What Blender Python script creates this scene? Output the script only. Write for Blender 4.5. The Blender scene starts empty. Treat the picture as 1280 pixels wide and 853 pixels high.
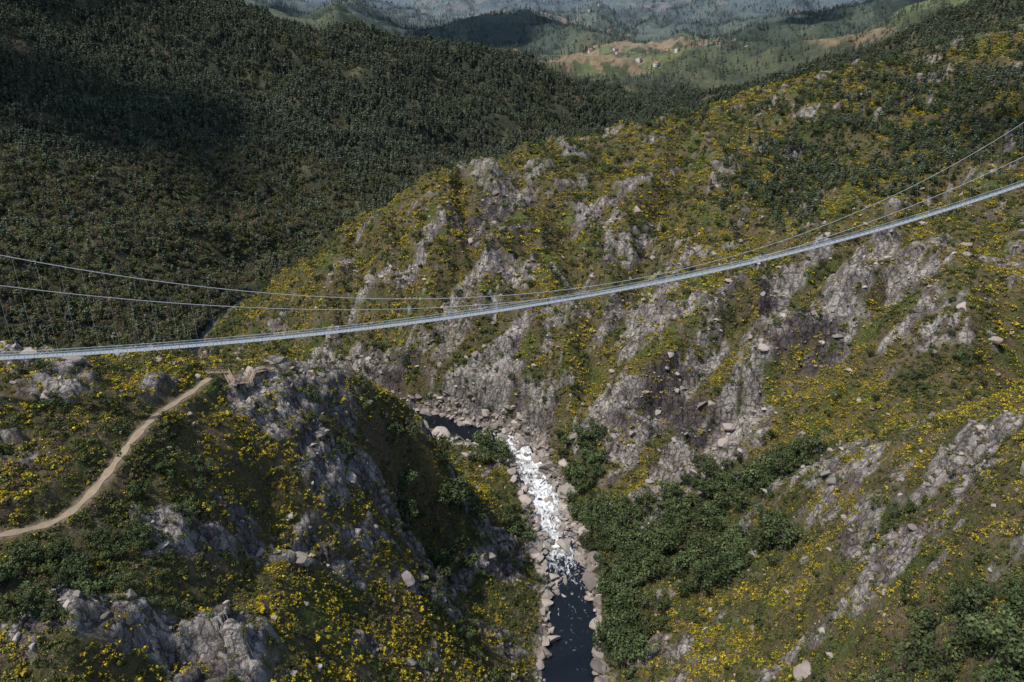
import bpy, math, numpy as np, time, bmesh
from mathutils import Vector
T0=time.time()
rng=np.random.default_rng(7)
S=bpy.context.scene
H=260.0; F=949.0; P=math.radians(28); cP,sP=math.cos(P),math.sin(P)
def ray(px,py):
    u=(px-640)/F; v=(426.5-py)/F
    return np.array([u, cP+sP*v, -sP+cP*v])
def unp(px,py,t):
    return ray(px,py)*t+np.array([0,0,H])
# ------------------------------------------------ noise
def hsh(ix,iy,seed):
    with np.errstate(over='ignore'):
        h=(ix.astype(np.int64)*374761393+iy.astype(np.int64)*668265263+seed*2147483647*3)&0xFFFFFFFF
        h=((h^(h>>13))*1274126177)&0xFFFFFFFF
        h=((h^(h>>16))*2246822519)&0xFFFFFFFF
        h=h^(h>>15)
    return (h&0xFFFFFF)/float(0xFFFFFF)
def vn(x,y,seed=0):
    ix=np.floor(x);iy=np.floor(y);fx=x-ix;fy=y-iy
    ix=ix.astype(np.int64);iy=iy.astype(np.int64)
    def g(a,b,dx,dy):
        an=hsh(a,b,seed)*2*math.pi
        return np.cos(an)*dx+np.sin(an)*dy
    ux=fx*fx*fx*(fx*(fx*6-15)+10);uy=fy*fy*fy*(fy*(fy*6-15)+10)
    a=g(ix,iy,fx,fy);b=g(ix+1,iy,fx-1,fy);c=g(ix,iy+1,fx,fy-1);d=g(ix+1,iy+1,fx-1,fy-1)
    return ((a*(1-ux)+b*ux)*(1-uy)+(c*(1-ux)+d*ux)*uy)*1.5
def fbm(x,y,wave,octv=4,seed=0,gain=.5):
    x=x/wave;y=y/wave;s=0;a=1;tot=0
    for i in range(octv):
        s=s+a*vn(x,y,seed+i);tot+=a;a*=gain
        x,y=(x*1.6-y*1.2)+3.7,(x*1.2+y*1.6)-1.3
    return s/tot*1.3
def ridged(x,y,wave,octv=4,seed=0):
    x=x/wave;y=y/wave;s=0;a=1;tot=0
    for i in range(octv):
        s=s+a*(1-np.abs(vn(x,y,seed+i))*2);tot+=a;a*=.5
        x,y=(x*1.6-y*1.2)+3.7,(x*1.2+y*1.6)-1.3
    return s/tot
def worley(x,y,wave,seed=0):
    x=x/wave;y=y/wave;ix=np.floor(x).astype(np.int64);iy=np.floor(y).astype(np.int64)
    f1=np.full(x.shape,9.);f2=np.full(x.shape,9.);cid=np.zeros(x.shape);sx=np.zeros(x.shape);sy=np.zeros(x.shape)
    for dx in(-1,0,1):
        for dy in(-1,0,1):
            a=ix+dx;b=iy+dy
            px=a+hsh(a,b,seed);py=b+hsh(a,b,seed+11)
            d=np.hypot(px-x,py-y);c=hsh(a,b,seed+23)
            n=d<f1
            f2=np.where(n,f1,np.minimum(f2,d))
            sx=np.where(n,x-px,sx);sy=np.where(n,y-py,sy)
            cid=np.where(n,c,cid);f1=np.where(n,d,f1)
    return f1,f2,cid,sx,sy
def ss(a,b,x):
    t=np.clip((x-a)/(b-a),0,1);return t*t*(3-2*t)
# ------------------------------------------------ control points
CP=[]
def c(px,py,t): CP.append(unp(px,py,t))
def zc(px,py,z):
    r=ray(px,py);CP.append(unp(px,py,(z-H)/r[2]))
RIV=[(240,448,6),(520,525,6),(560,536,6),(600,545,5.5),(640,556,5),(662,585,4),(680,620,3),(690,660,2),(704,700,1),(714,740,.5),(716,790,.2),(712,853,0),(708,960,0)]
rw=[]
for a,b,z in RIV:
    r=ray(a,b);rw.append(unp(a,b,(z-H)/r[2]))
rw=np.array(rw)
river=np.vstack([[[112,1075,16],[20,820,12],[-100,680,10],[-190,585,8],[-222,520,7]],rw[:1],[[-190,425,6],[-125,398,6]],rw[1:],[[12,90,0],[5,20,0],[0,-100,0]]])
def catmull(p,n):
    out=[]
    for i in range(len(p)-1):
        p0=p[max(i-1,0)];p1=p[i];p2=p[i+1];p3=p[min(i+2,len(p)-1)]
        for k in range(n):
            t=k/n
            out.append(.5*((2*p1)+(-p0+p2)*t+(2*p0-5*p1+4*p2-p3)*t*t+(-p0+3*p1-3*p2+p3)*t**3))
    out.append(p[-1]);return np.array(out)
rivs=catmull(river,4)
for p in river: CP.append(p)
for q in [(0,455,200),(100,452,215),(200,452,230),(260,462,238),(330,468,250),(430,500,268),(520,530,300),(540,560,337),(600,620,360),(450,650,251),
 (300,600,214),(400,560,245),(350,750,201),(350,853,176),(550,750,273),(600,853,268),(500,853,225),(150,750,165),(0,853,139),(150,853,150),(0,700,159),
 (100,600,179),(0,560,178),(200,520,200),(480,600,280),(540,680,305),(250,680,190),(450,750,238)]: c(*q)
zc(640,690,7);zc(665,760,5);zc(660,853,7);zc(625,640,14)
for q in [(1280,490,250),(1180,520,272),(1100,550,300),(950,600,350),(1280,853,160),(1100,750,235),(950,750,290),(900,853,262),(1100,853,214),(1280,650,200),(1100,650,262),(950,680,320)]: c(*q)
zc(800,662,10);zc(800,750,11);zc(765,700,6);zc(770,853,9);zc(900,618,20)
for q in [(750,540,409),(700,450,438),(600,400,462),(700,300,505),(850,400,425),(850,500,400),(1000,400,400),(1000,500,372),(1000,250,500),(1150,200,500),
 (1200,400,350),(1200,300,400),(1280,400,350),(1280,300,390),(1280,232,420),(1280,120,520),(1280,470,345),(1100,480,362),(1000,550,365),(500,400,480),(400,430,495),(350,400,525),
 (600,300,505),(500,300,520),(820,250,535),(740,220,555),(640,500,432),(560,480,450),(900,320,470)]: c(*q)
crest=[(290,415,545),(340,370,548),(400,312,552),(470,266,560),(550,224,552),(640,192,585),(700,174,620),(760,167,625),(850,147,640),(950,112,660),(1050,87,660),(1150,62,660),(1280,32,640)]
for q in crest: c(*q)
for q in [(560,75,1060),(620,78,1080),(660,88,1090),(700,112,1090),(730,142,1080),(500,65,1040),(400,40,1000),(300,12,990),(220,-5,980),(0,0,850),(0,100,760),(0,200,640),(0,300,560),(0,400,510),(100,440,505),
 (200,200,720),(200,300,600),(200,400,550),(400,200,800),(400,250,755),(300,330,640),(500,150,930),(600,150,1000),(600,178,990),(660,150,1040),(200,100,880),(400,100,950),(100,60,840),(550,110,1020)]: c(*q)
for q in [(800,142,1150),(850,122,1200),(1000,82,1300),(1280,5,1300),(1150,40,1300),(760,95,1560),(700,88,1650),(800,72,1800),(640,48,1900),(740,45,2000),(900,48,2000),(600,38,2000),(1100,20,2200),(700,20,2700),(640,10,2900),(500,30,2500),(420,12,2800),(300,3,3200),(580,62,1750),(1280,-30,2300)]: c(*q)
W=[(-130,330,25),(-250,330,45),(-400,330,100),(-80,315,22),(-300,400,25),(190,250,92),(300,200,175),(350,350,190),(450,500,225),(-300,150,190),(-200,60,165),(250,50,165),(-120,60,130),(120,60,95),(-60,60,60),(60,60,45),
 (300,850,70),(500,900,125),(-480,500,120),(-600,600,170),(-700,900,260),(-400,1250,120),(0,1300,60),(600,700,230),(700,1100,210),(-100,1300,70),
 (-2500,4500,420),(0,4800,380),(2500,4500,450),(-2500,2500,300),(3000,2500,400),(-1200,1500,260),(1500,1500,330),(0,-200,0),(-400,-200,220),(400,-200,220),(-1000,300,300),(900,300,320)]
CP=np.array(CP+[np.array(w,float) for w in W])
sc=100.;cc=.16
A=CP[:,:2]/sc;n=len(A)
D=np.sqrt(((A[:,None]-A[None])**2).sum(-1)+cc**2)
Pm=np.c_[np.ones(n),A]
M=np.block([[D-0.012*np.eye(n),Pm],[Pm.T,np.zeros((3,3))]])
sol=np.linalg.solve(M,np.r_[CP[:,2],0,0,0])
def rbf(X,Y):
    X=np.asarray(X,float);sh=X.shape;x=(X.ravel()/sc).astype(np.float32);y=(np.asarray(Y,float).ravel()/sc).astype(np.float32)
    o=(sol[n]+sol[n+1]*x+sol[n+2]*y).astype(np.float64)
    for i in range(n): o+=sol[i]*np.sqrt((x-np.float32(A[i,0]))**2+(y-np.float32(A[i,1]))**2+np.float32(cc**2))
    return o.reshape(sh)
def hit(px,py,t0=110,t1=1400):
    ts=np.linspace(t0,t1,1500);r=ray(px,py)
    X=r[0]*ts;Y=r[1]*ts;Z=H+r[2]*ts
    hh=rbf(X,Y);k=np.argmax(Z<hh)
    return np.array([X[k],Y[k],hh[k]])
def polyd(X,Y,pl):
    d=np.full(X.shape,1e9);z=np.zeros(X.shape);s=np.zeros(X.shape)
    for i in range(len(pl)-1):
        a=pl[i];b=pl[i+1];e=b[:2]-a[:2];L=max(e@e,1e-9)
        t=np.clip(((X-a[0])*e[0]+(Y-a[1])*e[1])/L,0,1)
        q=np.hypot(X-a[0]-t*e[0],Y-a[1]-t*e[1]);m=q<d
        d=np.where(m,q,d);z=np.where(m,a[2]+(b[2]-a[2])*t,z);s=np.where(m,i+t,s)
    return d,z,s
def inpoly(X,Y,pl):
    r=np.zeros(X.shape,bool);j=len(pl)-1
    for i in range(len(pl)):
        xi,yi=pl[i][:2];xj,yj=pl[j][:2]
        if yi!=yj: r^=((yi>Y)!=(yj>Y))&(X<(xj-xi)*(Y-yi)/(yj-yi)+xi)
        j=i
    return r
NS=len(rivs)
iA=(5+1+2)*4
def halfw(s):
    return np.interp(s,[0,iA-12,iA-6,iA,iA+8,iA+14,iA+24,iA+30,iA+40,NS],[3,3.5,7,9,9,7.5,8,9.5,11,11])
pathpx=[(262,474),(235,495),(205,515),(178,540),(150,572),(130,602),(95,640),(55,660),(0,672),(-60,690)]
pth=catmull(np.array([hit(a,b) for a,b in pathpx]),4)
for k in range(6):
    pth[1:-1]=(pth[:-2]+2*pth[1:-1]+pth[2:])/4
polyL=[tuple(p[:2]) for p in rivs[20:]]+[(-900,-100),(-900,360),(-480,390),(-300,425)]
polyC=[tuple(p[:2]) for p in rivs]+[(1600,-100),(1600,1075)]
trib=catmull(np.array([hit(a,b) for a,b in [(1000,562),(915,606),(890,622),(850,640),(810,652),(775,668),(722,690)]]),4)
GUL=[([(350,610),(335,650),(300,700),(270,750),(215,815),(170,870)],5,4.5),
     ([(520,560),(505,610),(520,660),(560,700),(600,740)],6,4),
     ([(578,226),(584,262),(590,300),(575,350),(560,400)],9,11),
     ([(700,300),(720,340),(740,400),(745,450),(735,500)],8,8),
     ([(1130,345),(1080,400),(1010,450),(940,500),(880,550)],9,10),
     ([(1190,230),(1120,300),(1010,350),(930,400),(880,450),(830,520)],9,11),
     ([(860,200),(830,260),(800,330),(790,390),(770,440)],10,9),
     ([(1260,560),(1180,600),(1100,660),(1030,720),(960,780)],5,4),
     ([(1280,700),(1200,740),(1120,800),(1060,853)],5,4),
     ([(450,290),(440,340),(430,390),(420,440)],8,5)]
GULw=[(np.array([hit(a,b) for a,b in g]),w_,dp_) for g,w_,dp_ in GUL]
RG=[(110,475,13,1.1),(150,470,13,1.1),(375,575,13,1.1),(410,590,13,1.1),(440,520,19,1),(480,620,18,1),(500,680,15,.8),(470,560,16,1),(300,600,9,.8),(240,740,11,.85),(620,240,23,1),(650,270,19,.9),(600,330,15,.8),(590,280,12,1),
 (830,500,30,1.1),(870,540,24,1.05),(900,470,28,1.05),(950,430,27,1),(1000,380,26,.95),(1080,350,23,.85),(620,440,22,.8),(680,470,22,.9),(560,470,24,1),(480,470,25,1.05),(660,340,17,.7),(600,530,16,1),(680,535,16,1),(730,195,9,1.3),
 (1100,600,11,.9),(1150,640,9,.75),(1170,580,11,.95),(1050,690,8,.65),(1230,600,8,.65),(1000,600,9,.75),(1130,690,8,.65),(620,690,12,.8),(770,380,19,.85),(560,600,11,.8),(400,680,9,.7),(230,800,8,.75),(60,470,9,.8)]
RGw=[(*hit(a,b)[:2],s,w) for a,b,s,w in RG]
DK=[hit(a,b) for a,b in [(825,490),(850,520),(930,370),(780,350),(1010,440),(650,300),(600,260),(590,300),(500,480)]]
def rockmask(X,Y,cl):
    wx=X+14*fbm(X,Y,45,3,91);wy=Y+14*fbm(X,Y,45,3,95)
    a=(wx*.8+wy*.6);b=(-wx*.6+wy*.8)
    nz=fbm(a/2.6,b,18,4,51)
    g=np.zeros(X.shape)
    for x,y,s,w in RGw: g=np.maximum(g,w*np.exp(-((X-x)**2+(Y-y)**2)/(2*s*s*1.2)))
    m=ss(.10,.30,nz+.57*g-.15+.30*fbm(X,Y,6,2,5))
    return m*cl
def height(X,Y,full=False):
    h=rbf(X,Y);R=np.hypot(X,Y)
    d,zr,s=polyd(X,Y,rivs);hw=halfw(s)+2.2*fbm(X,Y,14,2,31)
    dp,zp,_=polyd(X,Y,pth)
    dt,zt,_=polyd(X,Y,trib)
    isL=inpoly(X,Y,polyL);isC=inpoly(X,Y,polyC)&(Y<1000)
    cl=(isL|isC).astype(float)
    far=ss(1150,1700,R)
    off=ss(5,45,d)
    h=h+off*((ridged(X,Y,60,4,3)-.45)*6.5*(1-far)+ (1-cl)*(1-far)*ss(500,750,R)*(ridged(X+40*fbm(X,Y,150,2,8),Y,170,4,9)-.5)*34+far*(ridged(X,Y,750,5,12)-.5)*145)
    h=h+off*isC*ss(340,420,R)*(1-ss(650,800,R))*(ridged(X*.9+Y*.35,(Y-X*.3)*.35,44,4,77)-.5)*13
    wx=X+5*fbm(X,Y,20,3,171);wy=Y+5*fbm(X,Y,20,3,175)
    for g,w_,dpp in GULw:
        dg,_,_2=polyd(wx,wy,g);h=h-dpp*np.exp(-(dg/w_)**2)*ss(.5,18,d)*np.clip(dp/8,0,1)+.35*dpp*np.exp(-((dg-w_*2.2)/w_)**2)*off*np.clip(dp/8,0,1)
    rk=rockmask(X,Y,cl)*ss(2.5,6,dp)
    f1,f2,cid,sx,sy=worley(X+2*fbm(X,Y,9,2,6),Y,7.5,3)
    g1,g2,cid2,tx,ty=worley(X,Y+1.2*fbm(X,Y,5,2,16),2.6,13)
    crag=(cid-.45)*3.0+(sx*(cid*2-1)+sy*(1-cid*1.7))*2.6+(cid2-.4)*.8+tx*(cid2-.5)*1.3-.8*(1-ss(0,.12,f2-f1))
    h=h+rk*crag*ss(3,14,d)*np.where(isC,.85,1)+rk*.8
    h=h+(1-rk)*.35*fbm(X,Y,5,2,21)
    st=9.0;q=h/st+.5*fbm(X,Y,40,3,61);fr=q-np.floor(q)
    h=h+rk*.5*st*(ss(.25,.75,fr)-fr)*ss(6,16,d)
    kp=1-ss(1.6,5.5,dp);h=h*(1-kp)+(zp)*kp
    bank=ss(0,1,(d-hw)/11.)
    rb=zr+.3+.12*np.maximum(d-hw,0)+1.0*(cid2)*ss(0,3,d-hw)+1.1*cid*ss(1,4,d-hw)
    h=np.where(d<hw+11,rb*(1-bank)+np.maximum(h,rb)*bank,np.maximum(h,zr+1.8))
    h=np.where(d<hw,zr-1.6+(d/np.maximum(hw,.1))**3*1.9,h)
    kt=1-ss(1.,6,dt);h=h-kt*1.5
    if full: return h,dict(R=R,d=d,hw=hw,dp=dp,dt=dt,isL=isL,isC=isC,cl=cl,rk=rk,far=far,cid=cid,cid2=cid2,crk=f2-f1,s=s)
    return h
# ------------------------------------------------ materials
def mat(name):
    m=bpy.data.materials.new(name);m.use_nodes=True;nt=m.node_tree
    b=nt.nodes['Principled BSDF'];b.inputs['Specular IOR Level'].default_value=.15;b.inputs['Roughness'].default_value=.9
    return m,nt,b
def N(nt,t,**k):
    nd=nt.nodes.new(t)
    for a,b in k.items(): setattr(nd,a,b)
    return nd
def simple(name,col,rough=.6,metal=0,nscale=3,var=.25):
    m,nt,b=mat(name);b.inputs['Roughness'].default_value=rough;b.inputs['Metallic'].default_value=metal
    tc=N(nt,'ShaderNodeTexCoord');nz=N(nt,'ShaderNodeTexNoise');nz.inputs['Scale'].default_value=nscale
    mx=N(nt,'ShaderNodeMix',data_type='RGBA');mx.inputs[6].default_value=(*[x*(1-var) for x in col],1);mx.inputs[7].default_value=(*[min(1,x*(1+var)) for x in col],1)
    nt.links.new(tc.outputs['Object'],nz.inputs['Vector']);nt.links.new(nz.outputs[0],mx.inputs[0]);nt.links.new(mx.outputs[2],b.inputs['Base Color'])
    return m
def mkterr():
    m,nt,b=mat('terrain_ground')
    at=N(nt,'ShaderNodeAttribute',attribute_name='Col');rk=N(nt,'ShaderNodeAttribute',attribute_name='rock')
    geo=N(nt,'ShaderNodeNewGeometry')
    def nz(s,d=4):
        k=N(nt,'ShaderNodeTexNoise');k.inputs['Scale'].default_value=s;k.inputs['Detail'].default_value=d;k.inputs['Roughness'].default_value=.65
        nt.links.new(geo.outputs['Position'],k.inputs['Vector']);return k
    n1=nz(.9,5);n2=nz(.12,4);vo=N(nt,'ShaderNodeTexVoronoi',feature='DISTANCE_TO_EDGE');vo.inputs['Scale'].default_value=.34
    wn=N(nt,'ShaderNodeMapping');wn.inputs['Scale'].default_value=(1,1,.45);wn.inputs['Rotation'].default_value=(.4,.3,.2)
    nt.links.new(geo.outputs['Position'],wn.inputs['Vector'])
    ad=N(nt,'ShaderNodeVectorMath',operation='ADD');sc_=N(nt,'ShaderNodeVectorMath',operation='SCALE');sc_.inputs['Scale'].default_value=3
    nt.links.new(n1.outputs[1],sc_.inputs[0]);nt.links.new(wn.outputs[0],ad.inputs[0]);nt.links.new(sc_.outputs[0],ad.inputs[1]);nt.links.new(ad.outputs[0],vo.inputs['Vector'])
    mr=N(nt,'ShaderNodeMapRange');mr.inputs[1].default_value=.25;mr.inputs[2].default_value=.75;mr.inputs[3].default_value=.45;mr.inputs[4].default_value=1.55
    nt.links.new(n1.outputs[0],mr.inputs[0])
    mr2=N(nt,'ShaderNodeMapRange');mr2.inputs[1].default_value=.3;mr2.inputs[2].default_value=.7;mr2.inputs[3].default_value=.7;mr2.inputs[4].default_value=1.3
    nt.links.new(n2.outputs[0],mr2.inputs[0])
    ck=N(nt,'ShaderNodeMapRange');ck.inputs[1].default_value=0;ck.inputs[2].default_value=.09;ck.inputs[3].default_value=.35;ck.inputs[4].default_value=1
    nt.links.new(vo.outputs[0],ck.inputs[0])
    ckm=N(nt,'ShaderNodeMix',data_type='FLOAT');ckm.inputs[2].default_value=1
    nt.links.new(rk.outputs['Fac'],ckm.inputs[0]);nt.links.new(ck.outputs[0],ckm.inputs[3])
    m1=N(nt,'ShaderNodeMath',operation='MULTIPLY');m2=N(nt,'ShaderNodeMath',operation='MULTIPLY')
    nt.links.new(mr.outputs[0],m1.inputs[0]);nt.links.new(mr2.outputs[0],m1.inputs[1]);nt.links.new(m1.outputs[0],m2.inputs[0]);nt.links.new(ckm.outputs[0],m2.inputs[1])
    vm=N(nt,'ShaderNodeVectorMath',operation='SCALE');nt.links.new(at.outputs['Color'],vm.inputs[0]);nt.links.new(m2.outputs[0],vm.inputs['Scale'])
    nt.links.new(vm.outputs[0],b.inputs['Base Color'])
    bp=N(nt,'ShaderNodeBump');bp.inputs['Strength'].default_value=.8;bp.inputs['Distance'].default_value=.9
    nt.links.new(m2.outputs[0],bp.inputs['Height']);nt.links.new(bp.outputs[0],b.inputs['Normal'])
    return m
def mkfol(name,hv=.25):
    m,nt,b=mat(name)
    at=N(nt,'ShaderNodeAttribute',attribute_name='Col');oi=N(nt,'ShaderNodeObjectInfo')
    hs=N(nt,'ShaderNodeHueSaturation')
    a=N(nt,'ShaderNodeMapRange');a.inputs[3].default_value=1-hv;a.inputs[4].default_value=1+hv*1.3
    a2=N(nt,'ShaderNodeMapRange');a2.inputs[3].default_value=.485;a2.inputs[4].default_value=.515
    fr=N(nt,'ShaderNodeMath',operation='FRACT');mu=N(nt,'ShaderNodeMath',operation='MULTIPLY');mu.inputs[1].default_value=17.3
    nt.links.new(oi.outputs['Random'],a.inputs[0]);nt.links.new(oi.outputs['Random'],mu.inputs[0]);nt.links.new(mu.outputs[0],fr.inputs[0]);nt.links.new(fr.outputs[0],a2.inputs[0])
    nt.links.new(a.outputs[0],hs.inputs['Value']);nt.links.new(a2.outputs[0],hs.inputs['Hue']);nt.links.new(at.outputs['Color'],hs.inputs['Color']);nt.links.new(hs.outputs[0],b.inputs['Base Color'])
    return m
M_ter=mkterr();M_fol=mkfol('foliage',.34);M_rock=mkfol('boulder_stone',.4)
def mkmesh(name,v,f,m,cols=None,smooth=False,link=True,attrs=None):
    me=bpy.data.meshes.new(name);v=np.asarray(v,np.float32);
    if isinstance(f,np.ndarray):
        me.vertices.add(len(v));me.vertices.foreach_set('co',v.ravel());k=f.shape[1]
        me.loops.add(f.size);me.loops.foreach_set('vertex_index',f.ravel().astype(np.int32))
        me.polygons.add(len(f));me.polygons.foreach_set('loop_start',np.arange(0,f.size,k,dtype=np.int32));me.polygons.foreach_set('loop_total',np.full(len(f),k,np.int32));me.update(calc_edges=True)
    else: me.from_pydata(v.tolist(),[],f)
    if cols is not None:
        ca=me.color_attributes.new('Col','FLOAT_COLOR','POINT');cols=np.asarray(cols,np.float32);ca.data.foreach_set('color',np.c_[cols,np.ones(len(cols))].astype(np.float32).ravel())
    if attrs:
        for k,a in attrs.items():
            at=me.attributes.new(k,'FLOAT','POINT');at.data.foreach_set('value',np.asarray(a,np.float32))
    me.polygons.foreach_set('use_smooth',np.full(len(me.polygons),smooth))
    if m: me.materials.append(m)
    o=bpy.data.objects.new(name,me)
    if link: S.collection.objects.link(o)
    return o
# ------------------------------------------------ terrain mesh
NA,NR=1000,920
az=np.radians(np.linspace(-55,55,NA));rr=np.exp(np.linspace(math.log(85),math.log(5200),NR))
AZ,RR=np.meshgrid(az,rr);X=np.sin(AZ)*RR;Y=np.cos(AZ)*RR
Z,I=height(X,Y,True)
def ground_col(X,Y,Z,I):
    R=I['R'];sh=X.shape
    def C(a): return np.array(a,float)
    def mx(a,b,t): return a*(1-t[...,None])+b*t[...,None]
    n1=fbm(X,Y,30,4,101);n2=fbm(X,Y,9,3,111);n3=fbm(X,Y,120,3,121)
    col=np.ones(sh+(3,))*C([.090,.079,.036])
    col=mx(col,C([.070,.086,.026]),ss(.0,.35,n1))
    col=mx(col,C([.13,.10,.062]),ss(.05,.4,n2)*.8)
    fo=1-I['cl']
    col=mx(col,mx(np.ones(sh+(3,))*C([.044,.050,.032]),C([.10,.094,.056]),ss(.0,.4,n1)),fo)
    rc=mx(np.ones(sh+(3,))*C([.21,.187,.168]),C([.38,.345,.315]),I['cid2']);rc=mx(rc,C([.15,.13,.118]),ss(-.05,.35,n2))
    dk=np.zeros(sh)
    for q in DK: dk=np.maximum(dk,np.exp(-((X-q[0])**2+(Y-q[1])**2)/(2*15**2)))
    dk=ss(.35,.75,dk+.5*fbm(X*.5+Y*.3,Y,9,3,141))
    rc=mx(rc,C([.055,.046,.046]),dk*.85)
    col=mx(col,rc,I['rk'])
    bk=(1-ss(1,7,I['d']-I['hw']+3*n2))*(R<470)
    col=mx(col,mx(np.ones(sh+(3,))*C([.30,.265,.235]),C([.16,.14,.125]),I['cid']),bk)
    col=mx(col,C([.03,.03,.028]),(I['d']<I['hw']+.4).astype(float))
    pk=(1-ss(1.0,2.6,I['dp']));col=mx(col,C([.22,.175,.125]),pk*.7)
    f=I['far'];w1,w2,fc,_,_=worley(X+50*n3,Y+50*n1,50,41)
    fl=ss(.14,.28,fbm(X,Y,450,3,131)-.04+.36*np.exp(-((X-260)**2+(Y-1640)**2)/(2*140**2))+.33*np.exp(-((X-80)**2+(Y-2700)**2)/(2*250**2)))
    farc=mx(np.ones(sh+(3,))*C([.050,.066,.044]),C([.09,.105,.062]),ss(-.2,.3,n3))
    fld=np.where((fc>.6)[...,None],C([.25,.19,.12]),np.where((fc>.3)[...,None],C([.13,.15,.07]),C([.07,.085,.045])))
    fld=fld*(.55+.45*ss(.02,.09,w2-w1))[...,None]
    farc=mx(farc,fld,fl*.9)
    hz=ss(1400,3400,R);farc=mx(farc,C([.11,.145,.19]),hz*.78)  # aerial haze painted into the ground colour, paler and bluer with distance
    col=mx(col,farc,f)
    return col
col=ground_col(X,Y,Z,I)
idx=np.arange(NA*NR).reshape(NR,NA)
fq=np.stack([idx[:-1,:-1],idx[:-1,1:],idx[1:,1:],idx[1:,:-1]],-1).reshape(-1,4)
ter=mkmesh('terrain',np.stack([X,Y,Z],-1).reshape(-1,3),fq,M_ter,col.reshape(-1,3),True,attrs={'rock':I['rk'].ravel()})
print('terrain',time.time()-T0)
# ------------------------------------------------ water
def mkwater():
    m,nt,b=mat('river_water');b.inputs['Roughness'].default_value=.12;b.inputs['Specular IOR Level'].default_value=.4
    fa=N(nt,'ShaderNodeAttribute',attribute_name='foam');geo=N(nt,'ShaderNodeNewGeometry')
    mp=N(nt,'ShaderNodeMapping');mp.inputs['Scale'].default_value=(1,.6,1);nt.links.new(geo.outputs['Position'],mp.inputs['Vector'])
    nz=N(nt,'ShaderNodeTexNoise');nz.inputs['Scale'].default_value=.34;nz.inputs['Detail'].default_value=7;nz.inputs['Roughness'].default_value=.68;nz.inputs['Distortion'].default_value=1.6
    nt.links.new(mp.outputs[0],nz.inputs['Vector'])
    ad=N(nt,'ShaderNodeMath',operation='ADD');nt.links.new(nz.outputs[0],ad.inputs[0]);nt.links.new(fa.outputs['Fac'],ad.inputs[1])
    mr=N(nt,'ShaderNodeMapRange');mr.inputs[1].default_value=.93;mr.inputs[2].default_value=1.12;nt.links.new(ad.outputs[0],mr.inputs[0])
    mx=N(nt,'ShaderNodeMix',data_type='RGBA');mx.inputs[6].default_value=(.007,.010,.014,1);mx.inputs[7].default_value=(.72,.73,.74,1)
    nt.links.new(mr.outputs[0],mx.inputs[0]);nt.links.new(mx.outputs[2],b.inputs['Base Color'])
    rm=N(nt,'ShaderNodeMapRange');rm.inputs[3].default_value=.2;rm.inputs[4].default_value=.8;nt.links.new(mr.outputs[0],rm.inputs[0]);nt.links.new(rm.outputs[0],b.inputs['Roughness'])
    bp=N(nt,'ShaderNodeBump');bp.inputs['Strength'].default_value=.4;bp.inputs['Distance'].default_value=.3;nt.links.new(nz.outputs[0],bp.inputs['Height']);nt.links.new(bp.outputs[0],b.inputs['Normal'])
    return m
M_wat=mkwater()
def ribbon(name,pl,hwf,m,foamf,nc=9,dz=0,sub=10,disp=.0,link=True):
    d=catmull(pl,sub);t=np.gradient(d[:,:2],axis=0);t/=np.linalg.norm(t,axis=1)[:,None]+1e-9;nrm=np.c_[-t[:,1],t[:,0]]
    s=np.arange(len(d))/sub;w=hwf(s);u=np.linspace(-1,1,nc)
    Xr=d[:,None,0]+nrm[:,None,0]*w[:,None]*u;Yr=d[:,None,1]+nrm[:,None,1]*w[:,None]*u
    fo=np.repeat(foamf(s)[:,None],nc,1)
    Zr=d[:,None,2]+dz+ss(.34,.5,fo)*disp*fbm(Xr,Yr,3.5,2,201)
    if nc>9: fo=fo-.12*np.abs(u)**2
    ii=np.arange(Xr.size).reshape(Xr.shape)
    f=np.stack([ii[:-1,:-1],ii[:-1,1:],ii[1:,1:],ii[1:,:-1]],-1).reshape(-1,4)[:,::-1].copy()
    return mkmesh(name,np.stack([Xr,Yr,Zr],-1).reshape(-1,3),f,m,None,True,attrs={'foam':fo.ravel()})
foam=lambda s:np.interp(s,[0,iA+7,iA+10,iA+14,iA+17,iA+20,iA+24,iA+28,iA+32,NS],[.3,.3,.50,.60,.53,.60,.53,.48,.35,.2])
ribbon('river',rivs,lambda s:halfw(s)+3.5,M_wat,foam,nc=17,dz=0,disp=.5)
tw=trib.copy();tz=height(tw[:,0],tw[:,1]);tw[:,2]=tz+.25
for k in range(3): tw[1:-1,2]=(tw[:-2,2]+2*tw[1:-1,2]+tw[2:,2])/4
ribbon('stream',tw[3:24],lambda s:1.1+0*s+.6*np.sin(s*1.9),M_wat,lambda s:.22+.42*np.exp(-((s-2)/1.2)**2)+.42*np.exp(-((s-13.5)/1.3)**2),nc=5,disp=.3)
M_path=simple('path_dirt',(.27,.215,.15),.95,0,.6,.35)
pw=pth.copy()
ribbon('dirt_path',pw,lambda s:.95+.25*np.sin(s*2.1),M_path,lambda s:0*s,nc=5,dz=.10)
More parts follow.
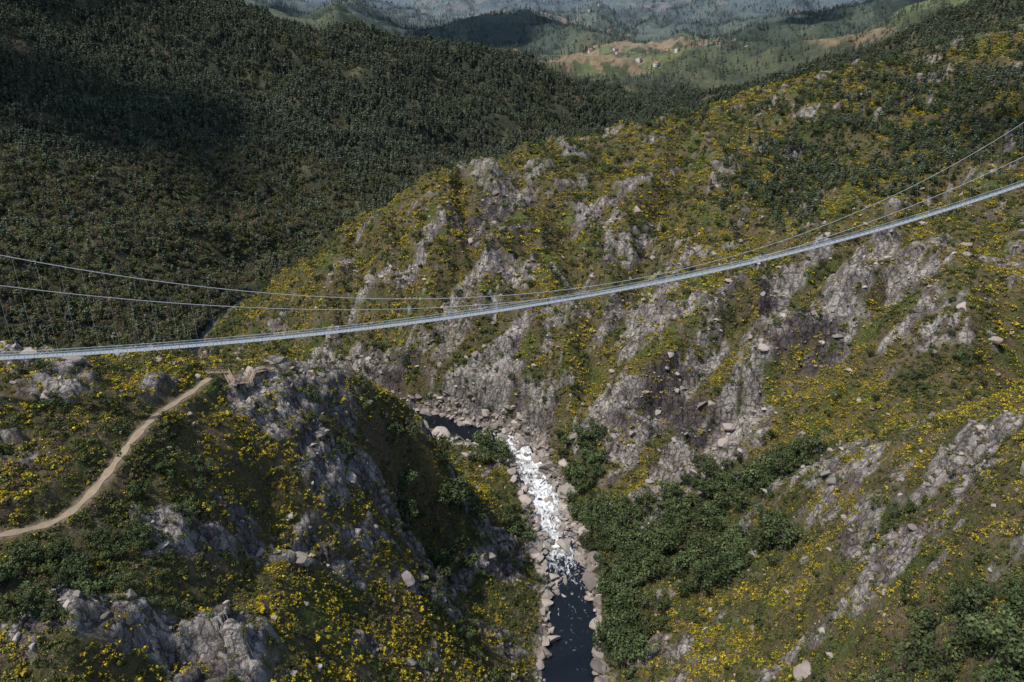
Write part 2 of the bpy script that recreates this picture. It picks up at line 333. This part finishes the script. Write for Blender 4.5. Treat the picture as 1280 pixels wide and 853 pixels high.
# ------------------------------------------------ plant templates
def hidden(objs,cname):
    c_=bpy.data.collections.new(cname)
    for o in objs: c_.objects.link(o)
    return c_
def quads(cent,nrm,size,r_):
    n_=len(cent);a=r_.normal(size=(n_,3));u=np.cross(nrm,a);u/=np.linalg.norm(u,axis=1)[:,None]+1e-9;v=np.cross(nrm,u);v/=np.linalg.norm(v,axis=1)[:,None]+1e-9
    s=size[:,None];V=np.stack([cent-u*s-v*s*.7,cent+u*s-v*s*.6,cent+u*s*.7+v*s,cent-u*s*.8+v*s*.8],1)
    return V.reshape(-1,3),np.arange(n_*4).reshape(-1,4)
def bush(seed,c1,c2,cf,ff,nq=105,flat=.75):
    r_=np.random.default_rng(seed);k=5
    cen=np.c_[r_.normal(size=(k,2))*.45,r_.uniform(.1,.35,k)];cr=r_.uniform(.3,.58,k)
    w=r_.integers(0,k,nq);d=r_.normal(size=(nq,3));d[:,2]=np.abs(d[:,2])*.9;d/=np.linalg.norm(d,axis=1)[:,None]
    rad=r_.uniform(.7,1.12,nq);p=cen[w]+d*(cr[w]*rad)[:,None]*[1,1,flat]
    V,Q=quads(p,d+np.array([0,0,.3])+r_.normal(size=(nq,3))*.4,r_.uniform(.07,.165,nq),r_)
    cc_=np.where((r_.random(nq)<.5)[:,None],c1,c2)*r_.uniform(.6,1.3,nq)[:,None]
    blotch=(r_.uniform(.5,1.4,k))[w]
    fl=(r_.random(nq)<ff*(.5+d[:,2])*blotch);cc_[fl]=np.array(cf)*r_.uniform(.5,1.15,(fl.sum(),1))
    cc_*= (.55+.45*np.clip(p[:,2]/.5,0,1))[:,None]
    return mkmesh('bush_%d'%seed,V,Q,M_fol,np.repeat(cc_,4,0),False,False)
G1=(.052,.068,.021);G2=(.088,.100,.030)
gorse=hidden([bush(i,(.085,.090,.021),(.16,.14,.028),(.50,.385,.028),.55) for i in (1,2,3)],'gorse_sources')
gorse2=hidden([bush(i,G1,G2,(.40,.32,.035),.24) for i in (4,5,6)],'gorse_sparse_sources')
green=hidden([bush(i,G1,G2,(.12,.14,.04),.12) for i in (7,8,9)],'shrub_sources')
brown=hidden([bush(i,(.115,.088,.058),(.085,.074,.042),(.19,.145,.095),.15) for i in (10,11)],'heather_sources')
def cone(p0,p1,r0,r1,n_=5):
    p0=np.array(p0,float);p1=np.array(p1,float);d=p1-p0;d/=np.linalg.norm(d);a=np.cross(d,[.3,.9,.1]);a/=np.linalg.norm(a);b=np.cross(d,a)
    an=np.arange(n_)*2*math.pi/n_;ring=np.cos(an)[:,None]*a+np.sin(an)[:,None]*b
    V=np.r_[p0+ring*r0,p1+ring*r1];Fq=[[i,(i+1)%n_,n_+(i+1)%n_,n_+i] for i in range(n_)]
    return V,np.array(Fq)
def merge(parts):
    Vs=[];Fs=[];Cs=[];o=0
    for V,Fq,Cc in parts:
        Vs.append(V);Fs.append(Fq+o);Cs.append(np.broadcast_to(Cc,(len(V),3)));o+=len(V)
    return np.vstack(Vs),np.vstack(Fs),np.vstack(Cs)
def broad(seed,c1,c2,nq=420,bare=0):
    r_=np.random.default_rng(seed);parts=[];bk=np.array([.13,.11,.09])
    V,Fq=cone((0,0,-.1),(0.02,0.03,.5),.035,.018,6);parts.append((V,Fq,bk))
    k=9;cen=np.c_[r_.normal(size=(k,2))*.25,r_.uniform(.42,.88,k)];cr=r_.uniform(.13,.26,k)
    for i in range(k):
        V,Fq=cone((0,0,r_.uniform(.25,.48)),cen[i],.014,.004,4);parts.append((V,Fq,bk))
    w=r_.integers(0,k,nq);d=r_.normal(size=(nq,3));d/=np.linalg.norm(d,axis=1)[:,None]
    p=cen[w]+d*(cr[w]*r_.uniform(.6,1.12,nq))[:,None]
    V,Q=quads(p,d+np.array([0,0,.3])+r_.normal(size=(nq,3))*.45,r_.uniform(.024,.05,nq),r_)
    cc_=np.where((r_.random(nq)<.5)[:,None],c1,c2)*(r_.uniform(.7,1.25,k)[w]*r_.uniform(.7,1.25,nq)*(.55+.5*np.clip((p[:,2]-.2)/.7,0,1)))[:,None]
    parts.append((V,Q,np.repeat(cc_,4,0)))
    V,Fq,Cc=merge(parts);return mkmesh('tree_%d'%seed,V,Fq,M_fol,Cc,False,False)
def pine(seed,c1,c2,nq=150,w0=.2):
    r_=np.random.default_rng(seed);parts=[];bk=np.array([.20,.18,.155])
    V,Fq=cone((0,0,-.1),(r_.normal()*.02,0,.97),.02,.003,5);parts.append((V,Fq,bk))
    z=.34+.66*r_.random(nq)**.8;an=r_.uniform(0,2*math.pi,nq);prof=w0*(1.02-z)**.45*1.1*(.75+.25*np.sin(z*38))
    rad=prof*np.sqrt(r_.random(nq));p=np.c_[np.cos(an)*rad,np.sin(an)*rad,z-rad*.25]
    d=np.c_[np.cos(an)*.5,np.sin(an)*.5,np.ones(nq)]+r_.normal(size=(nq,3))*.4
    V,Q=quads(p,d,r_.uniform(.03,.06,nq),r_)
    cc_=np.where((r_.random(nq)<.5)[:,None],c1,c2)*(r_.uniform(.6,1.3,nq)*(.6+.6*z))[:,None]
    parts.append((V,Q,np.repeat(cc_,4,0)));V,Fq,Cc=merge(parts);return mkmesh('pine_%d'%seed,V,Fq,M_fol,Cc,False,False)
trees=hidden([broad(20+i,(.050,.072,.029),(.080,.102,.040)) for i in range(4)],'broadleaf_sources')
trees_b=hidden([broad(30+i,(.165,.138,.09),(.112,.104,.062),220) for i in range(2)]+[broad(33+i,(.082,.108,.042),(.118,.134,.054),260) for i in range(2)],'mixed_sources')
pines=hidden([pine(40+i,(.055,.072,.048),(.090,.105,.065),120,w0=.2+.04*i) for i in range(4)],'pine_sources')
pinesF=hidden([pine(60+i,(.054,.074,.062),(.076,.098,.084),70,.3) for i in range(3)],'far_wood_sources')  # leaf colours carry a painted bluish haze tint for distance
def boulder(seed):
    r_=np.random.default_rng(seed)
    bm=bmesh.new();bmesh.ops.create_icosphere(bm,subdivisions=3,radius=1)
    V=np.array([v.co[:] for v in bm.verts])
    pl=r_.normal(size=(16,3));pl/=np.linalg.norm(pl,axis=1)[:,None];off=r_.uniform(.35,.75,16)
    for a,b in zip(pl,off):
        s=V@a;m=s>b;V[m]-=np.outer(s[m]-b,a)
    V*= r_.uniform(.6,1.45,3)*[1.2,1.2,.8];V+=r_.normal(size=V.shape)*.012
    f=np.array([[v.index for v in q.verts] for q in bm.faces]);bm.free()
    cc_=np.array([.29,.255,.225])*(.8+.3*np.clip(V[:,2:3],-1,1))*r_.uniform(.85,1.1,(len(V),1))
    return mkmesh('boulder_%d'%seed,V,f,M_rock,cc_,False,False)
rocks=hidden([boulder(50+i) for i in range(7)],'boulder_sources')
def scatter(name,Pt,scl,coll,zs=None,tilt=.1):
    n_=len(Pt)
    if n_==0: return
    me=bpy.data.meshes.new(name);me.vertices.add(n_);me.vertices.foreach_set('co',Pt.astype(np.float32).ravel())
    zs=scl if zs is None else zs
    rot=np.c_[rng.normal(size=n_)*tilt,rng.normal(size=n_)*tilt,rng.uniform(0,6.283,n_)]
    a=me.attributes.new('rot','FLOAT_VECTOR','POINT');a.data.foreach_set('vector',rot.astype(np.float32).ravel())
    a=me.attributes.new('scl','FLOAT_VECTOR','POINT');a.data.foreach_set('vector',np.c_[scl,scl,zs].astype(np.float32).ravel())
    a=me.attributes.new('pick','INT','POINT');a.data.foreach_set('value',rng.integers(0,len(coll.objects),n_).astype(np.int32))
    o=bpy.data.objects.new(name,me);S.collection.objects.link(o)
    g=bpy.data.node_groups.new(name+'_instances','GeometryNodeTree')
    g.interface.new_socket('Geometry',in_out='INPUT',socket_type='NodeSocketGeometry');g.interface.new_socket('Geometry',in_out='OUTPUT',socket_type='NodeSocketGeometry')
    i=g.nodes.new('NodeGroupInput');ou=g.nodes.new('NodeGroupOutput');ip=g.nodes.new('GeometryNodeInstanceOnPoints');ci=g.nodes.new('GeometryNodeCollectionInfo')
    ci.inputs['Collection'].default_value=coll;ci.inputs['Separate Children'].default_value=True;ci.inputs['Reset Children'].default_value=True
    def na(nm,t):
        k=g.nodes.new('GeometryNodeInputNamedAttribute');k.data_type=t;k.inputs['Name'].default_value=nm;return k
    g.links.new(i.outputs[0],ip.inputs['Points']);g.links.new(ci.outputs[0],ip.inputs['Instance']);ip.inputs['Pick Instance'].default_value=True
    g.links.new(na('pick','INT').outputs['Attribute'],ip.inputs['Instance Index']);g.links.new(na('rot','FLOAT_VECTOR').outputs['Attribute'],ip.inputs['Rotation']);g.links.new(na('scl','FLOAT_VECTOR').outputs['Attribute'],ip.inputs['Scale'])
    g.links.new(ip.outputs[0],ou.inputs[0])
    md=o.modifiers.new('instances','NODES');md.node_group=g
    print(name,n_)
# ------------------------------------------------ scatter
def samp(n_,r0,r1,a=41):
    r=np.sqrt(rng.uniform(r0*r0,r1*r1,n_));t=np.radians(rng.uniform(-a,a,n_));return np.sin(t)*r,np.cos(t)*r
def gauss(x,y,pts,s):
    g=np.zeros(x.shape)
    for q in pts: g=np.maximum(g,np.exp(-((x-q[0])**2+(y-q[1])**2)/(2*s*s)))
    return g
treeG=[hit(a,b) for a,b in [(720,600),(735,640),(760,650),(750,680),(760,740),(775,770),(790,720),(830,640),(855,650),(900,640),(860,700),(915,700),(820,690),(950,690),(640,580),(655,660),(575,640),(890,720),(755,800),(800,680),(935,600),(880,610),(725,565),(610,575),(780,810),(960,600),(990,580),(1180,810),(1240,830),(520,650)]]
pineG=[hit(a,b) for a,b in [(1050,180),(1100,220),(1200,150),(1250,110),(1150,130),(1000,200),(1240,180),(980,240),(1100,110),(1200,80),(1150,180),(1260,60)]]
darkG=[hit(a,b) for a,b in [(190,610),(130,680),(160,700),(60,760),(20,740),(90,720),(220,590),(1150,480),(1200,450),(800,290),(560,770),(400,520),(1100,660),(1170,760)]]
B={k:[] for k in('gorse','gorse2','green','brown','trees','mixed','pines','pinesF','rocks')}
def add(k,m,x,y,z,s): B[k].append(np.c_[x[m],y[m],z[m],s[m]])
wkp=hit(300,478)
for (cnt,r0,r1,smin,smax,aa) in [(105000,105,380,.5,1.2,49),(90000,380,760,.9,1.75,40)]:
    x,y=samp(cnt,r0,r1,aa);z,J=height(x,y,True);n_=len(x)
    ok=(J['cl']>.5)&(J['dp']>2.2)&(J['d']>J['hw']+2+4*rng.random(n_))&(J['dt']>2)
    ok&=rng.random(n_)>J['rk']*.82
    ok&=np.hypot(x-wkp[0],y-wkp[1])>7
    ny=fbm(x,y,13,3,301)+.6*fbm(x,y,70,2,311);ng=fbm(x,y,17,4,321);u=rng.random(n_)
    s=rng.uniform(smin,smax,n_)*(.7+.9*rng.random(n_)**3)
    tg=gauss(x,y,treeG,9);dg=gauss(x,y,darkG,8)
    py=(.05+ss(-.16,.22,ny)*.62)*(1-.8*dg)*(1-.9*tg);py*=np.where(J['d']<28,.4,1)
    gap=(ng<-.26)&(u<.6)
    k=ok&~gap
    v=rng.random(n_)
    isy=k&(v<py);isy2=k&(v>=py)&(v<py+.22);isb=k&(v>.84-.15*dg)&~isy&~isy2
    isg=k&~isy&~isy2&~isb
    add('gorse',isy,x,y,z,s);add('gorse2',isy2,x,y,z,s);add('brown',isb,x,y,z,s);add('green',isg,x,y,z,s*np.where(dg>.4,1.5,1.1))
for q in treeG:
    m=20;x=q[0]+rng.normal(size=m)*7;y=q[1]+rng.normal(size=m)*7;z,J=height(x,y,True)
    add('trees',J['d']>J['hw']+3,x,y,z,4+6.5*rng.random(m)**1.4)
for q in darkG:
    m=14;x=q[0]+rng.normal(size=m)*6;y=q[1]+rng.normal(size=m)*6;z,J=height(x,y,True)
    add('trees',J['dp']>5,x,y,z,rng.uniform(2.5,4.5,m))
x,y=samp(16000,150,720);z,J=height(x,y,True);n_=len(x)
ok=(J['cl']>.5)&(J['dp']>5)&(J['d']>J['hw']+4)&(np.hypot(x-wkp[0],y-wkp[1])>10)
t=ok&((rng.random(n_)<.06)|((J['d']<38)&(J['R']>250)&(rng.random(n_)<.16)&(y>180)))
add('trees',t,x,y,z,rng.uniform(2.2,5,n_))
t=ok&(J['R']>430)&(rng.random(n_)<.16*ss(0,.4,fbm(x,y,60,3,411)));add('trees',t,x,y,z,rng.uniform(3,6,n_))
x,y=samp(20000,380,680,40);z,J=height(x,y,True);n_=len(x);pg=gauss(x,y,pineG,24);ok=J['cl']>.5
pr=np.clip(pg*1.5*ss(-.2,.15,fbm(x,y,50,3,401)+pg*.6-.15),0,1);v=rng.random(n_)
add('pines',ok&(v<pr*.5),x,y,z,rng.uniform(5.5,9,n_));add('trees',ok&(v>.5)&(v<.5+pr*.35),x,y,z,rng.uniform(3,6,n_))
x,y=samp(105000,400,1350);z,J=height(x,y,True);n_=len(x)
fo=(J['cl']<.5)&(J['d']>J['hw']+1)
low=np.clip(1-ss(35,95,z-0.02*J['R'])+.5*fbm(x,y,90,3,421),0,1)*(1-ss(700,900,J['R']))*ss(-150,-350,x-0.3*(y-450)-60)
low=np.clip(low+ .9*gauss(x,y,[hit(240,230),hit(120,330),hit(250,320),hit(60,260),hit(200,380),hit(330,330)],50)+.4*ss(.15,.4,fbm(x,y,110,3,461)),0,1)
v=rng.random(n_)
dens=ss(-.42,-.05,fbm(x,y,45,4,431)+.1)
a=fo&(v<.06+low*.77);b=fo&~a&(rng.random(n_)<dens)
add('mixed',a,x,y,z,rng.uniform(3.8,7.2,n_));add('pines',b,x,y,z,rng.uniform(5,12.5,n_))
g_=fo&(low>.35)&(rng.random(n_)<.3);add('gorse2',g_,x+3,y,height(x+3,y),rng.uniform(1.3,2.6,n_))
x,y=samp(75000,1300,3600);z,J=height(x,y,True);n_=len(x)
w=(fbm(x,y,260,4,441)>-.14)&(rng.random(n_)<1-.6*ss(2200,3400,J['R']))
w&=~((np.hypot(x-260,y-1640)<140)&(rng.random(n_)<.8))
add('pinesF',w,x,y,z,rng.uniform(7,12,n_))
x,y=samp(18000,640,1250);z,J=height(x,y,True);n_=len(x)
w=(J['cl']>.5)&(J['d']>15)&(fbm(x,y,70,3,451)>-.15)
add('pines',w&(rng.random(n_)<.5),x,y,z,rng.uniform(6,10,n_));add('trees',w&(rng.random(n_)<.4),x,y,z,rng.uniform(4,7,n_))
x,y=samp(45000,130,520,45);z,J=height(x,y,True);n_=len(x);dd=J['d']-J['hw']
ro=(J['rk']>.45)&(rng.random(n_)<.15);rs=(J['cl']>.5)&(J['rk']<.45)&(rng.random(n_)<.035)&(J['dp']>3)
add('rocks',(ro|rs)&(dd>3),x,y,z+.1,rng.uniform(.4,1.0,n_)*(1+2.2*rng.random(n_)**5))
x,y=samp(700000,170,470,14);d,zr,s_=polyd(x,y,rivs);k=(np.abs(d-halfw(s_)-1)<9);x=x[k][:11000];y=y[k][:11000];z,J=height(x,y,True);n_=len(x);dd=J['d']-J['hw'];rp=(J['s']>iA-6)&(J['s']<iA+30)
k=(J['s']>iA-6)&(((dd>-1)&(dd<np.where(rp,6,3))&(rng.random(n_)<np.where(rp,.30,.22)))|((dd<=0)&(J['s']>iA+8)&(J['s']<iA+33)&(rng.random(n_)<.10)))
add('rocks',k,x,y,np.where(dd<0,z+.7,z+.05),rng.uniform(.4,1.5,n_)*(1+2.2*rng.random(n_)**3))
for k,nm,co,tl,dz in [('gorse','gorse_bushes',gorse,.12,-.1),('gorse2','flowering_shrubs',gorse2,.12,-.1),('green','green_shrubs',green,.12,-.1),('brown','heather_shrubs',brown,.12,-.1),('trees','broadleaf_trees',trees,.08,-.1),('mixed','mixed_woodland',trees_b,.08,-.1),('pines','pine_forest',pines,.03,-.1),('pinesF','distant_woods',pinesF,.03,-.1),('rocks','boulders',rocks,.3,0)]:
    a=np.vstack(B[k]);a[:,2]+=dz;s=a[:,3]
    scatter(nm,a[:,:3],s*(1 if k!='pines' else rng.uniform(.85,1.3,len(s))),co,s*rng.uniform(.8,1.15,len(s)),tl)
print('scatter',time.time()-T0)
# ------------------------------------------------ bridge
M_steel=simple('galvanised_steel',(.50,.54,.56),.45,.3,2,.12);M_cab=simple('cable_steel',(.42,.44,.45),.5,.3,2,.1);M_grat=simple('deck_grating',(.36,.39,.41),.6,.2,4,.2)
pA=unp(0,448,180);pB=unp(1280,232,271);e=(pB-pA)[:2];LB=np.linalg.norm(e);e=e/LB;nb=np.array([-e[1],e[0]])
def onplane(px,py,off):
    r=ray(px,py);a=pA[:2]+nb*off
    t,s=np.linalg.solve(np.array([[r[0],-e[0]],[r[1],-e[1]]]),a)
    return s,H+t*r[2]
def fit(pts,offf,deg=3):
    q=[]
    for a,b in pts:
        s,z=onplane(a,b,0)
        for _ in range(4): s,z=onplane(a,b,offf(s))
        q.append((s,z))
    q=np.array(q);return np.polyfit(q[:,0],q[:,1],deg)
pd=fit([(0,447),(120,442),(250,432),(380,420),(500,405),(640,386),(760,366),(900,338),(1020,308),(1150,272),(1280,231)],lambda s:0,2)
smid=LB*.47
offn=lambda s:-.8-6.0*((s-smid)/(LB*.5))**2
offf=lambda s:.8+6.0*((s-smid)/(LB*.5))**2
pn=fit([(0,357),(200,378),(450,387),(640,379),(760,363),(1000,305),(1150,256),(1280,195)],offn,3)
pf=fit([(0,320),(200,350),(450,374),(640,371),(760,354),(1000,290),(1150,232),(1280,152)],offf,3)
Bq=bpy.data.objects.new('suspension_footbridge',None);S.collection.objects.link(Bq)
def bp_(s,off,dz=0,poly=pd):
    return np.array([pA[0]+e[0]*s+nb[0]*off,pA[1]+e[1]*s+nb[1]*off,np.polyval(poly,s)+dz])
class Acc:
    def __init__(s): s.v=[];s.f=[];s.n=0
    def tube(s,pts,r,k=5):
        pts=np.array(pts);t=np.gradient(pts,axis=0);t/=np.linalg.norm(t,axis=1)[:,None]
        up=np.array([0,0,1.]) if abs(t[0,2])<.9 else np.array([1.,0,0])
        a=np.cross(t,up);a/=np.linalg.norm(a,axis=1)[:,None];b=np.cross(t,a);an=np.arange(k)*2*math.pi/k
        V=pts[:,None]+r*(np.cos(an)[None,:,None]*a[:,None]+np.sin(an)[None,:,None]*b[:,None]);s.v.append(V.reshape(-1,3))
        m=len(pts)
        for i in range(m-1):
            for j in range(k): s.f.append((s.n+i*k+j,s.n+i*k+(j+1)%k,s.n+(i+1)*k+(j+1)%k,s.n+(i+1)*k+j))
        s.n+=m*k
    def box(s,c,ax,ay,az_):
        c=np.array(c);V=[c+i*ax+j*ay+k*az_ for i in(-1,1) for j in(-1,1) for k in(-1,1)];s.v.append(np.array(V))
        for q in [(0,1,3,2),(4,6,7,5),(0,4,5,1),(2,3,7,6),(0,2,6,4),(1,5,7,3)]: s.f.append(tuple(s.n+i for i in q))
        s.n+=8
    def make(s,name,m):
        o=mkmesh(name,np.vstack(s.v),s.f,m,None,False);o.parent=Bq;return o
e3=np.array([e[0],e[1],0]);n3=np.array([nb[0],nb[1],0]);u3=np.array([0,0,1.])
s0,s1=-60,LB+55
ac=Acc();step=2.0
for s in np.arange(s0,s1,step):
    sl=(np.polyval(pd,s+1)-np.polyval(pd,s-1))/2;ax=e3+u3*sl
    ac.box(bp_(s,0),ax*.94,n3*.62,u3*.03)
ac.make('deck_grating_panels',M_grat)
ac=Acc();ss_=np.arange(s0,s1,3.)
for o_ in(-.72,.72):
    for dz,r in((.0,.10),(1.25,.055),(.62,.035),(.3,.03),(.93,.03)): ac.tube([bp_(s,o_,dz) for s in ss_],r)
ac.make('railing_cables',M_steel)
ac=Acc()
for s in np.arange(s0,s1,2.):
    ac.box(bp_(s,0,-.13),e3*.05,n3*.95,u3*.07)
    for o_ in(-.72,.72): ac.box(bp_(s,o_,.62),e3*.035,n3*.035,u3*.66)
ac.make('cross_beams_and_posts',M_steel)
for nm,of,pp in(('main_cable_near',offn,pn),('main_cable_far',offf,pf)):
    ac=Acc();ac.tube([bp_(s,of(s),0,pp) for s in ss_],.085,6);ac.make(nm,M_cab)
    ac=Acc()
    for s in np.arange(s0,s1,4.5):
        a=bp_(s,of(s),0,pp);b=bp_(s,math.copysign(.8,of(s)),0)
        if a[2]>b[2]+.5: ac.tube([b,a],.018,3)
    ac.make(nm.replace('main_cable','hangers'),M_cab)
# ------------------------------------------------ wooden walkway
M_wood=simple('weathered_wood',(.30,.235,.17),.85,0,3,.3)
wp=[hit(a,b) for a,b in [(260,473),(284,474),(292,487),(312,484),(318,474),(342,470)]]
WK=bpy.data.objects.new('wooden_boardwalk',None);S.collection.objects.link(WK);
ac=Acc()
hz=lambda q:float(height(np.array([q[0]]),np.array([q[1]]))[0])
top=[hz(q)+1.6 for q in wp]
for i in range(len(wp)-1):
    a,b=np.array(wp[i]),np.array(wp[i+1]);L=np.linalg.norm((b-a)[:2])
    need=max([hz(a+(b-a)*k)+.9-(top[i]*(1-k)+top[i+1]*k) for k in(.2,.4,.6,.8)]+[0]);top[i]+=need*.7;top[i+1]+=need*.7
for i in range(len(wp)-1):
    a,b=np.array(wp[i]),np.array(wp[i+1]);a[2]=top[i];b[2]=top[i+1];L=np.linalg.norm((b-a)[:2]);dd_=(b-a)/L;nn=np.array([-dd_[1],dd_[0],0]);nn/=np.linalg.norm(nn)
    nst=int(L/.5)+1
    for k in range(nst+1):
        t_=k/nst;c0=a+(b-a)*t_
        ac.box(c0,dd_*.2,nn*1.0,u3*.04)
        if k%4==0:
            for sg in(-.95,.95): ac.box(c0+nn*sg+u3*(-1.2),e3*.08,n3*.08,u3*2.3)
    for sg in(-.95,.95):
        for hz_ in(.55,1.05): ac.tube([a+nn*sg+u3*hz_,b+nn*sg+u3*hz_],.07,4)
o=ac.make('planks_and_rails',M_wood);o.parent=WK
# ------------------------------------------------ village farmhouses in the far valley
M_wall=simple('whitewashed_wall',(.62,.60,.56),.9,0,.5,.15);M_roof=simple('terracotta_roof',(.28,.14,.10),.9,0,.5,.2);M_win=simple('window_dark',(.03,.035,.04),.3,0,1,.1)
r2=np.random.default_rng(5)
NH=24
hx=r2.normal(size=NH)*np.array(95)+300;hy=r2.normal(size=NH)*105+1700
hx[15:]=r2.uniform(-60,300,NH-15);hy[15:]=r2.uniform(2250,2750,NH-15)
hzz=height(hx,hy)
for i in range(NH):
    L,Wd,hh=r2.uniform(4,6.5),r2.uniform(3,4.2),r2.uniform(2.3,3.0)
    E=bpy.data.objects.new('farmhouse',None);S.collection.objects.link(E);E.location=(hx[i],hy[i],hzz[i]);E.rotation_euler=(0,0,r2.uniform(0,3))
    V=[(sx*L,sy*Wd,z_) for z_ in(-3,hh*2) for sx,sy in((-1,-1),(1,-1),(1,1),(-1,1))]+[(-L,0,hh*2+1.8),(L,0,hh*2+1.8)]
    o=mkmesh('walls',V,[(0,1,5,4),(1,2,6,5),(2,3,7,6),(3,0,4,7),(4,7,8),(5,9,6)],M_wall);o.parent=E
    V=[(-L-.5,-Wd-.6,hh*2-.2),(L+.5,-Wd-.6,hh*2-.2),(L+.5,0,hh*2+2.1),(-L-.5,0,hh*2+2.1),(-L-.5,Wd+.6,hh*2-.2),(L+.5,Wd+.6,hh*2-.2)]
    o=mkmesh('roof',V,[(0,1,2,3),(3,2,5,4)],M_roof);o.parent=E
    wv=[];wf=[]
    for sy in(-1,1):
        for k in range(3):
            for z_ in(1.0,hh+.9):
                cx=-L*.6+k*L*.6;yb=sy*(Wd+.03);q=len(wv);wv+=[(cx-.5,yb,z_),(cx+.5,yb,z_),(cx+.5,yb,z_+1.3),(cx-.5,yb,z_+1.3)];wf.append((q,q+1,q+2,q+3))
    o=mkmesh('windows',wv,wf,M_win);o.parent=E
# ------------------------------------------------ light
sd=Vector((-.42,-.16,.88)).normalized();el=math.asin(sd.z);sdn=np.array(sd)
M_cl,ntc,bc=mat('cloud_vapour');bc.inputs['Base Color'].default_value=(.85,.86,.88,1);bc.inputs['Roughness'].default_value=1
def cloud(gx,gy,gz,rad,seed,m=16,asp=1.6,rot=0):
    r_=np.random.default_rng(seed);alt=1500-gz;c0=np.array([gx,gy,gz])+sdn/sdn[2]*alt
    bm=bmesh.new()
    for k in range(m):
        a=r_.uniform(0,6.28);q=rad*math.sqrt(r_.random());px_=q*math.cos(a)*asp;py_=q*math.sin(a)
        px_,py_=px_*math.cos(rot)-py_*math.sin(rot),px_*math.sin(rot)+py_*math.cos(rot)
        g=bmesh.ops.create_icosphere(bm,subdivisions=3,radius=rad*r_.uniform(.2,.5))
        for v in g['verts']:
            v.co=Vector((v.co.x,v.co.y,v.co.z*.5))+Vector((px_,py_,r_.uniform(-.0,.001)*rad))
    V=np.array([v.co[:] for v in bm.verts]);V[:,:2]+=np.c_[fbm(V[:,0],V[:,1]+V[:,2],rad*.3,3,seed),fbm(V[:,0]+99,V[:,1]-V[:,2],rad*.3,3,seed)]*rad*.3
    f=np.array([[v.index for v in q.verts] for q in bm.faces]);bm.free()
    o=mkmesh('cloud',V,f,M_cl,None,True);o.location=c0.tolist()
cloud(-580,830,200,210,5,14,1.3,.6)
cloud(370,500,160,62,9,9,1.5,.8)
cloud(-250,2150,60,200,12,12,1.8,.1)
cloud(900,2000,120,240,14,14,1.8,-.2)
cam=bpy.data.cameras.new('camera');co=bpy.data.objects.new('camera',cam);S.collection.objects.link(co);S.camera=co
co.location=(0,0,H);co.rotation_euler=(math.radians(90-28),0,0);cam.sensor_width=36;cam.lens=F/1280*36;cam.clip_end=12000;cam.clip_start=1
sl=bpy.data.lights.new('sun','SUN');sl.energy=4.3;sl.angle=math.radians(2.5);sl.color=(1,.94,.85);so=bpy.data.objects.new('sun',sl);S.collection.objects.link(so);so.rotation_euler=sd.to_track_quat('Z','Y').to_euler()
w=bpy.data.worlds.new('World');S.world=w;w.use_nodes=True;nt=w.node_tree;bg=nt.nodes['Background'];sk=nt.nodes.new('ShaderNodeTexSky');sk.sky_type='NISHITA';sk.sun_disc=False;sk.sun_elevation=el;sk.sun_rotation=math.atan2(sd.x,sd.y)
nt.links.new(sk.outputs[0],bg.inputs[0]);bg.inputs[1].default_value=.15
S.view_settings.view_transform='Standard';S.view_settings.look='None';S.view_settings.exposure=0
print('done',time.time()-T0)
